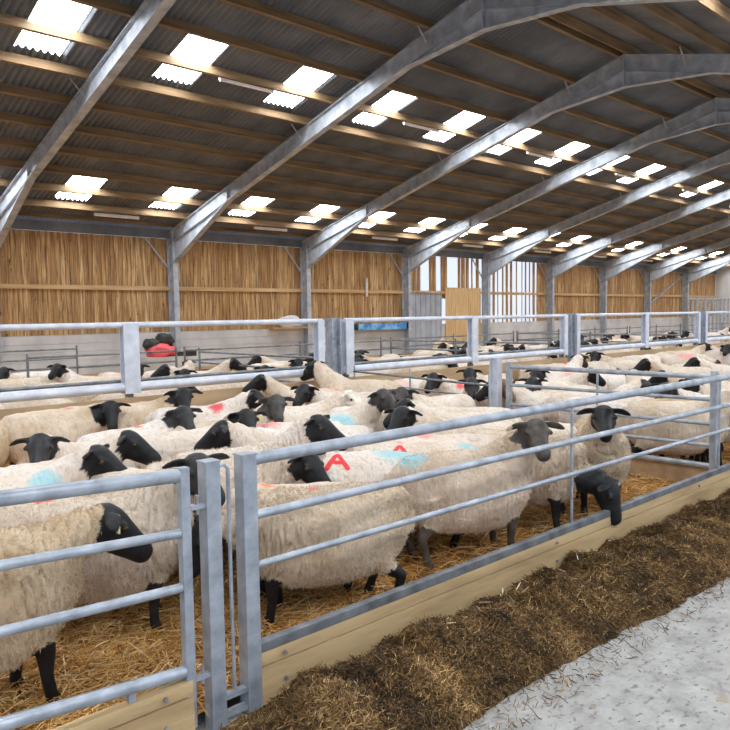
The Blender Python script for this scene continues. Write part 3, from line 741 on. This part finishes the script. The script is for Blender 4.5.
def sheep(x, y, az, hgt, face, label, group, m=None, scale=1.0, hero=False, var=0, tagged=None, eyes=False, z=BED - .015, collar=0.0):
    """az: which way the body points on the floor; face: which way the head looks (degrees on the floor), None for straight on"""
    global EYE
    yaw = 0 if face is None else (face - az + 180) % 360 - 180
    yaw = max(-110, min(110, round(yaw / 22) * 22))
    h, pit = HT[hgt]
    me = get_mesh((h, yaw, pit), hero, var, collar)
    o = bpy.data.objects.new('sheep', me); COL.objects.link(o)
    o.location = (x, y, z); o.rotation_euler = (0, 0, R(az)); o.scale = (scale,) * 3
    o.material_slots[0].link = 'OBJECT'; o.material_slots[0].material = m or W_BASE
    tag(o, label, 'sheep', group)
    h = list(me['_h']); ne, hd, hs, hu = (Vector(h[i * 3:i * 3 + 3]) for i in range(4))
    IDX[0] += 1; o.pass_index = IDX[0]
    if hero:
        q = bpy.data.objects.new('fleece', fleece_mesh(me)); COL.objects.link(q); q.parent = o; q.pass_index = o.pass_index
        q.material_slots[0].link = 'OBJECT'; q.material_slots[0].material = m or W_BASE; q['kind'] = 'stuff'
    if eyes:
        if EYE is None:
            bm = bmesh.new(); bmesh.ops.create_uvsphere(bm, u_segments=12, v_segments=8, radius=.0155)
            EYE = bpy.data.meshes.new('eye'); bm.to_mesh(EYE); bm.free(); EYE.shade_smooth(); EYE.materials.append(M['eye'])
        for s in (-1, 1):
            q = bpy.data.objects.new('eye', EYE); COL.objects.link(q); q.parent = o; q.location = ne + hd * .093 + hs * s * .090 + hu * .040
    if tagged:
        s, mt = tagged
        e0 = ne + hd * .02 + hs * s * .125 + hu * .030
        b = MB(); b.box((0, 0, 0), (.012, .034, .055)); q = b.build('ear_tag', mt, None, bevel=.004)
        q.parent = o; q.location = e0 + hd * .026; q['label'] = 'yellow ear tag' if mt is M['tag'] else 'pale ear tag'
        q.rotation_euler = (0, 0, math.atan2(hd.y, hd.x))
    return o

FP = 'sheep in the front pen'; RPN = 'sheep in the right pen'
GREY = (.045, .040, .038); CHAR = (.020, .0195, .021)
T, TW = M['tag'], M['tag_white']
blacks = None
# x, y, azimuth, pose, label, options
FRONT = [
 (0.76, 3.58, -6, 'L', -12, 'nearest ewe at the left gate, black face turned right above her woolly chest', dict(hero=True, m=wool_mat('fleece_near', warm=1.35), tagged=(1, T), eyes=True, scale=1.04)),
 (1.62, 4.08, -26, 'U', -82, 'ewe behind the nearest left ewe with a red spot on her back', dict(hero=True, var=1, m=marked('spot', [(-.28, 0, .80, .07, RED)], warm=.8, head=CHAR), tagged=(1, TW), eyes=True)),
 (2.05, 4.7, -80, 'L', -94, 'black face peering between the two gate posts', dict(m=W_WARM)),
 (2.7, 3.36, 154, 'D', None, 'largest cream ewe standing side-on right behind the front fence, head lowered left', dict(hero=True, var=2, m=marked('big', [(.05, 0, .80, .05, PINK)], warm=.6), scale=.98, tagged=(-1, TW))),
 (2.80, 3.74, 147, 'D', None, 'ewe with an orange back mark half hidden behind the largest cream ewe', dict(m=marked('orange', [(.22, 0, .80, .10, ORG)], warm=.4), scale=.9)),
 (2.68, 4.49, -33, 'L', -66, 'ewe with drooping black head left of the red letter A and behind the largest ewe', dict(m=W_WARM, hero=True, var=3, eyes=True)),
 (3.49, 4.04, 139, 'D', None, 'ewe lettered with a red A beside a turquoise rump, the nearer of two', dict(m=marked('a_near', [(-.36, 0, .78, .20, BLUE)], letter=(.06, .365, .15, RED, -1)))),
 (4.09, 3.95, 134, 'D', None, 'ewe lettered with a red A and a turquoise stripe, the farther of two', dict(m=marked('a_far', [(-.47, .05, .72, .17, BLUE)], letter=(.08, .365, .14, RED, -1), warm=.5))),
 (3.03, 4.76, -22, 'U', -63, 'black head raised above the top rail with ears back and a pale tag', dict(hero=True, var=1, eyes=True, tagged=(-1, TW))),
 (4.12, 3.4, -22, 'U', -127, 'ewe with a grey-brown face looking through the fence rails, standing side-on', dict(hero=True, var=4, m=marked('grey', [(-.42, 0, .74, .16, BLUE)], warm=.9, head=(.075, .062, .052)), eyes=True)),
 (5.08, 3.58, -77, 'G', None, 'feeding ewe reaching her black head out over the bottom rail', dict(hero=True, m=wool_mat('fleece_feed', warm=.7, head=(.014, .015, .017)), collar=.16)),
 (6.02, 3.42, -146, 'U', -148, 'black-faced ewe looking straight out between the rails, right of the feeding head', dict(hero=True, var=2, m=wool_mat('fleece_look', warm=.8), eyes=True)),
 (5.35, 4.5, 150, 'M', -170, 'dark head close behind the grey-brown face', dict(m=W_WARM)),
 (3.67, 4.82, 145, 'M', 153, 'ewe facing left with only a black ear and white neck showing', dict()),
 (4.07, 5.09, 162, 'L', -179, 'ewe with lowered black head behind the end post of the front fence', dict(tagged=(1, T))),
 (3.22, 5.87, -1, 'M', -104, 'black face with a yellow tag looking out above the end post', dict(tagged=(-1, T))),
 (4.11, 5.54, -37, 'D', None, 'ewe with a pink-red mark behind the head raised above the top rail', dict(m=marked('pink', [(-.25, 0, .8, .2, PINK)]))),
 (3.77, 6.18, -10, 'U', -116, 'ewe with a grey long face in the middle left of the pen', dict(m=wool_mat('fleece_greyface', head=GREY))),
 (4.18, 7.41, -24, 'M', -49, 'ewe with a red letter-like mark behind her dark head, left of centre', dict(m=marked('redsh', [(.18, -.1, .78, .13, RED)]))),
 (6.12, 7.88, 157, 'U', 167, 'ewe facing left at the barrier with erect ears, left of the tall-necked ewe', dict(m=marked('pk', [(-.40, 0, .76, .15, PINK)]))),
 (6.15, 7.07, 158, 'M', -156, 'ewe with black head turned to the camera, just below the barrier at centre', dict()),
 (4.89, 6.51, -22, 'M', -67, 'white-faced ewe in the middle of the front pen', dict(m=marked('whitef', [(-.4, -.05, .78, .09, RED)], head=(.62, .56, .48)))),
 (6.89, 7.63, 121, 'U', 108, 'tall-necked ewe standing by the double barrier post at the back of the pen', dict(scale=1.12, m=W_WARM, var=1)),
 (4.76, 5.69, -3, 'U', -80, 'ewe with a turquoise shoulder and dark head right of the white-faced ewe', dict(m=marked('blsh', [(.0, -.15, .74, .2, BLUE)], head=GREY))),
 (5.44, 5.78, 132, 'D', None, 'ewe with a turquoise flank behind the white face', dict(m=marked('blfl', [(.1, .15, .74, .18, BLUE)]))),
 (6.66, 5.96, 169, 'M', -138, 'charcoal face looking out below the thin upright of the hurdle', dict(m=wool_mat('fleece_char', head=GREY))),
 (5.73, 4.73, 139, 'M', 170, 'ewe with a long black head pointing down left in the centre of the pen', dict(var=1)),
 (6.05, 5.01, 135, 'D', None, 'white woolly back right of the long black head at centre', dict()),
 (4.5, 4.05, -50, 'D', None, 'ewe under the top rail with a red mark beside the divider post', dict(m=marked('rd2', [(-.1, 0, .8, .12, PINK)]))),
 (5.49, 3.89, -48, 'D', None, 'ewe with a faint red back behind the grey-brown face', dict(m=marked('rd3', [(.1, .0, .8, .14, PINK)], warm=.4))),
 (2.78, 8.0, 2, 'L', -113, 'large cream ewe at the back left, turning her black face to the camera', dict(m=marked('cream', [(.12, -.03, .8, .07, PINK)], warm=1.0), scale=1.06)),
 (3.66, 7.97, -26, 'M', -113, 'cream ewe below the broad barrier post, turning her face to the camera', dict(m=W_WARM2, scale=1.05)),
 (1.75, 8.02, 169, 'M', None, 'cream rump cut off by the left edge of the picture', dict(m=W_WARM2)),
 (1.75, 5.34, 5, 'M', -38, 'black head in profile above the left gate, the farther of a pair', dict(tagged=(-1, TW), eyes=True)),
 (1.33, 4.94, -1, 'M', -40, 'black head with a grey striped neck above the left gate, the nearer of a pair', dict(m=marked('blneck', [(.25, -.12, .75, .14, BLUE)]), tagged=(-1, TW), var=1)),
 (2.36, 5.95, -160, 'M', -117, 'dark face looking out at the left edge above the gate', dict(m=wool_mat('fleece_dface', head=CHAR))),
 (2.89, 6.41, 13, 'M', -129, 'white ewe with a small red back mark and dark face, below the broad post', dict(m=marked('rdsm', [(.1, 0, .8, .06, RED)], head=CHAR))),
]
for (x, y, az, p, fc, lab, kw) in FRONT:
    sheep(x, y, az, p, fc, lab, FP, **{'eyes': True, **kw})
RIGHT = [
 (14.75, 7.92, 150, 'M', -160, 'ewe tucked against the barrier just right of the second double post', dict()),
 (18.1, 7.95, -30, 'M', None, 'ewe along the barrier right of the thin post of the right feed panel', dict(m=W_WARM)),
 (19.9, 7.7, 160, 'M', None, 'ewe along the barrier at the far end of the right pen', dict()),
 (14.1, 7.15, -45, 'D', None, 'white back in front of the ewe by the second double post', dict()),
 (12.1, 8.0, -20, 'D', None, 'ewe along the barrier left of the bright red rump', dict(m=W_WARM)),
 (8.13, 7.93, 17, 'D', None, 'pinkish rump right of the double barrier post', dict(m=marked('r25', [(-.3, 0, .7, .3, (.8, .55, .5))]))),
 (8.53, 7.73, 44, 'D', None, 'pinkish rump second right of the double barrier post', dict()),
 (8.43, 6.9, 152, 'M', -171, 'white ewe with a black muzzle under the hurdle rail', dict(m=marked('r27', [(.2, .15, .74, .1, RED)]))),
 (9.49, 7.37, 179, 'M', -142, 'black face with level ears left of the mid-pen post', dict()),
 (8.03, 5.35, 140, 'M', 149, 'black head facing left below the hurdle rail', dict(var=1)),
 (8.12, 6.4, -161, 'M', -132, 'dark face directly below the black face with level ears', dict(m=wool_mat('fleece_r29', head=CHAR))),
 (8.15, 5.91, -172, 'M', -114, 'brown woolly face pressed against the mid-pen post', dict(m=wool_mat('fleece_brownface', head=(.20, .11, .055)))),
 (10.05, 6.16, 144, 'M', -163, 'black ears and face right of the mid-pen post, upper of two', dict()),
 (8.66, 5.41, 159, 'M', -153, 'black ears and face right of the mid-pen post, lower of two', dict(var=1)),
 (10.89, 6.69, 22, 'D', None, 'woolly rump with a red top right of the two black faces', dict(m=marked('rrump', [(-.35, 0, .78, .16, PINK)]))),
 (13.13, 7.78, -37, 'D', None, 'ewe with a bright red rump at the barrier', dict(m=marked('rrump2', [(-.42, 0, .74, .16, RED)]))),
 (11.34, 7.16, 1, 'U', 2, 'ewe with raised white neck and black ear by the second double post', dict()),
 (9.44, 6.18, -40, 'M', -47, 'black head right of the red-topped rump', dict()),
 (8.74, 4.34, 38, 'U', 36, 'ewe facing away with black ears raised like horns', dict()),
 (8.18, 4.74, -46, 'M', None, 'pink-white back running behind the dividing gate', dict()),
 (7.99, 4.37, -48, 'D', None, 'long white back below the second gate rail', dict()),
 (7.93, 3.56, -56, 'M', None, 'woolly body pressed to the dividing gate, nearest the front fence', dict(m=W_WARM)),
 (8.31, 3.62, -50, 'D', None, 'woolly flank second from the dividing gate', dict(m=W_WARM2)),
 (9.65, 3.52, 132, 'M', 145, 'black head at the right edge, upper of two', dict()),
 (8.9, 3.52, 133, 'M', 167, 'black head at the right edge, lower of two', dict(var=1)),
 (10.48, 4.22, 126, 'M', 132, 'black head above the gate near the right', dict()),
 (12.89, 5.69, 136, 'M', 134, 'dark band of a head below the right feed panel', dict()),
 (15.84, 7.93, -18, 'D', None, 'white back close under the right feed panel, left one', dict()),
 (16.92, 7.95, 16, 'D', None, 'white rump close under the right feed panel, middle one', dict()),
 (16.64, 7.28, -56, 'D', None, 'pinkish back close under the right feed panel, right one', dict(m=marked('r11', [(0, 0, .78, .3, PINK)]))),
 (13.66, 5.14, 134, 'M', 141, 'black head at far right between white backs', dict()),
 (13.8, 5.74, -67, 'D', None, 'pinkish back at the right edge below the feed panel', dict(m=marked('r13', [(.1, 0, .78, .3, PINK)]))),
 (11.2, 6.07, -51, 'D', None, 'white back behind the black head near the right', dict()),
 (10.69, 4.59, -57, 'D', None, 'white back beyond the long white back', dict()),
 (8.84, 6.03, -45, 'D', None, 'white back right of the lower black face', dict()),
 (18.71, 7.62, -68, 'M', 132, 'ewe by the far end of the right feed panel', dict()),
 (10.92, 5.47, -58, 'D', None, 'white back in the middle of the right pen near the gate upright', dict()),
]
for (x, y, az, p, fc, lab, kw) in RIGHT:
    sheep(x, y, az, p, fc, lab, RPN, **kw)
# flocks beyond the middle barrier
fr = random.Random(4)
flocks = [
 ((1.6, 5.0), (9.6, 15.8), 15, 'sheep crowded beyond the barrier, left of the broad post'),
 ((4.9, 7.0), (9.8, 13.4), 8, 'sheep crowded beyond the barrier, right of the broad post'),
 ((8.2, 13.3), (9.6, 13.6), 20, 'sheep crowded beyond the left part of the barrier, right of the cross hurdle'),
 ((14.4, 19.8), (9.6, 14.1), 23, 'sheep crowded beyond the middle barrier panel'),
 ((20.8, 29), (10.2, 14.2), 22, 'sheep crowded beyond the right barrier panel'),
 ((30, 40), (11, 14.2), 12, 'sheep crowded beyond the barrier at the far right'),
]
for (xa, xb), (ya, yb), n, lab in flocks:
    got = []; tries = 0
    while len(got) < n and tries < 4000:
        tries += 1
        x, y = fr.uniform(xa, xb), fr.uniform(ya, yb)
        if all((x - a) ** 2 + (y - b) ** 2 > .8 ** 2 for a, b in got):
            if abs(y - 14.0) < .5 and 4 < x < 14: continue
            got.append((x, y))
            d = fr.choice((-45, -30, -15, 140, 160, 120, 200))
            p = fr.choice(('D', 'M', 'M', 'U')); fc = fr.choice((None, None, -125, 160))
            d += fr.uniform(-15, 15)
            sheep(x, y, d, p, fc if fc is not None and p != 'D' else None, lab, lab, m=fr.choice((W_BASE, W_WARM, W_BASE)))

# ------------------------------------------------------------------ light, world, camera
w = bpy.data.worlds.new('sky'); S.world = w; w.use_nodes = True
bg = w.node_tree.nodes['Background']; bg.inputs[0].default_value = (.80, .88, 1, 1); bg.inputs[1].default_value = 2.0

cam = bpy.data.cameras.new('camera'); co = bpy.data.objects.new('camera', cam); COL.objects.link(co)
F_PX = 723.0
def unit(v): return Vector(v).normalized()
vx = unit((1155 - 365, -(303 - 365), -F_PX)); vy = Vector((-300 - 365, -(325 - 365), -F_PX))
vy = (vy - vx * vy.dot(vx)).normalized(); vz = vx.cross(vy)
Rm = Matrix((vx, vy, vz))            # rows: world axes seen in camera space -> maps camera to world
co.matrix_world = Matrix.Translation((0, 0, 1.9)) @ Rm.to_4x4()
cam.sensor_width = 36; cam.lens = F_PX / 730 * 36; cam.clip_start = .05; cam.clip_end = 300
S.camera = co
S.view_settings.view_transform = 'Standard'; S.view_settings.look = 'None'
S.view_settings.exposure = -.9; S.view_settings.gamma = 1
S.view_settings.use_curve_mapping = False
for o in bpy.data.objects:
    if '_w' in o: del o['_w']
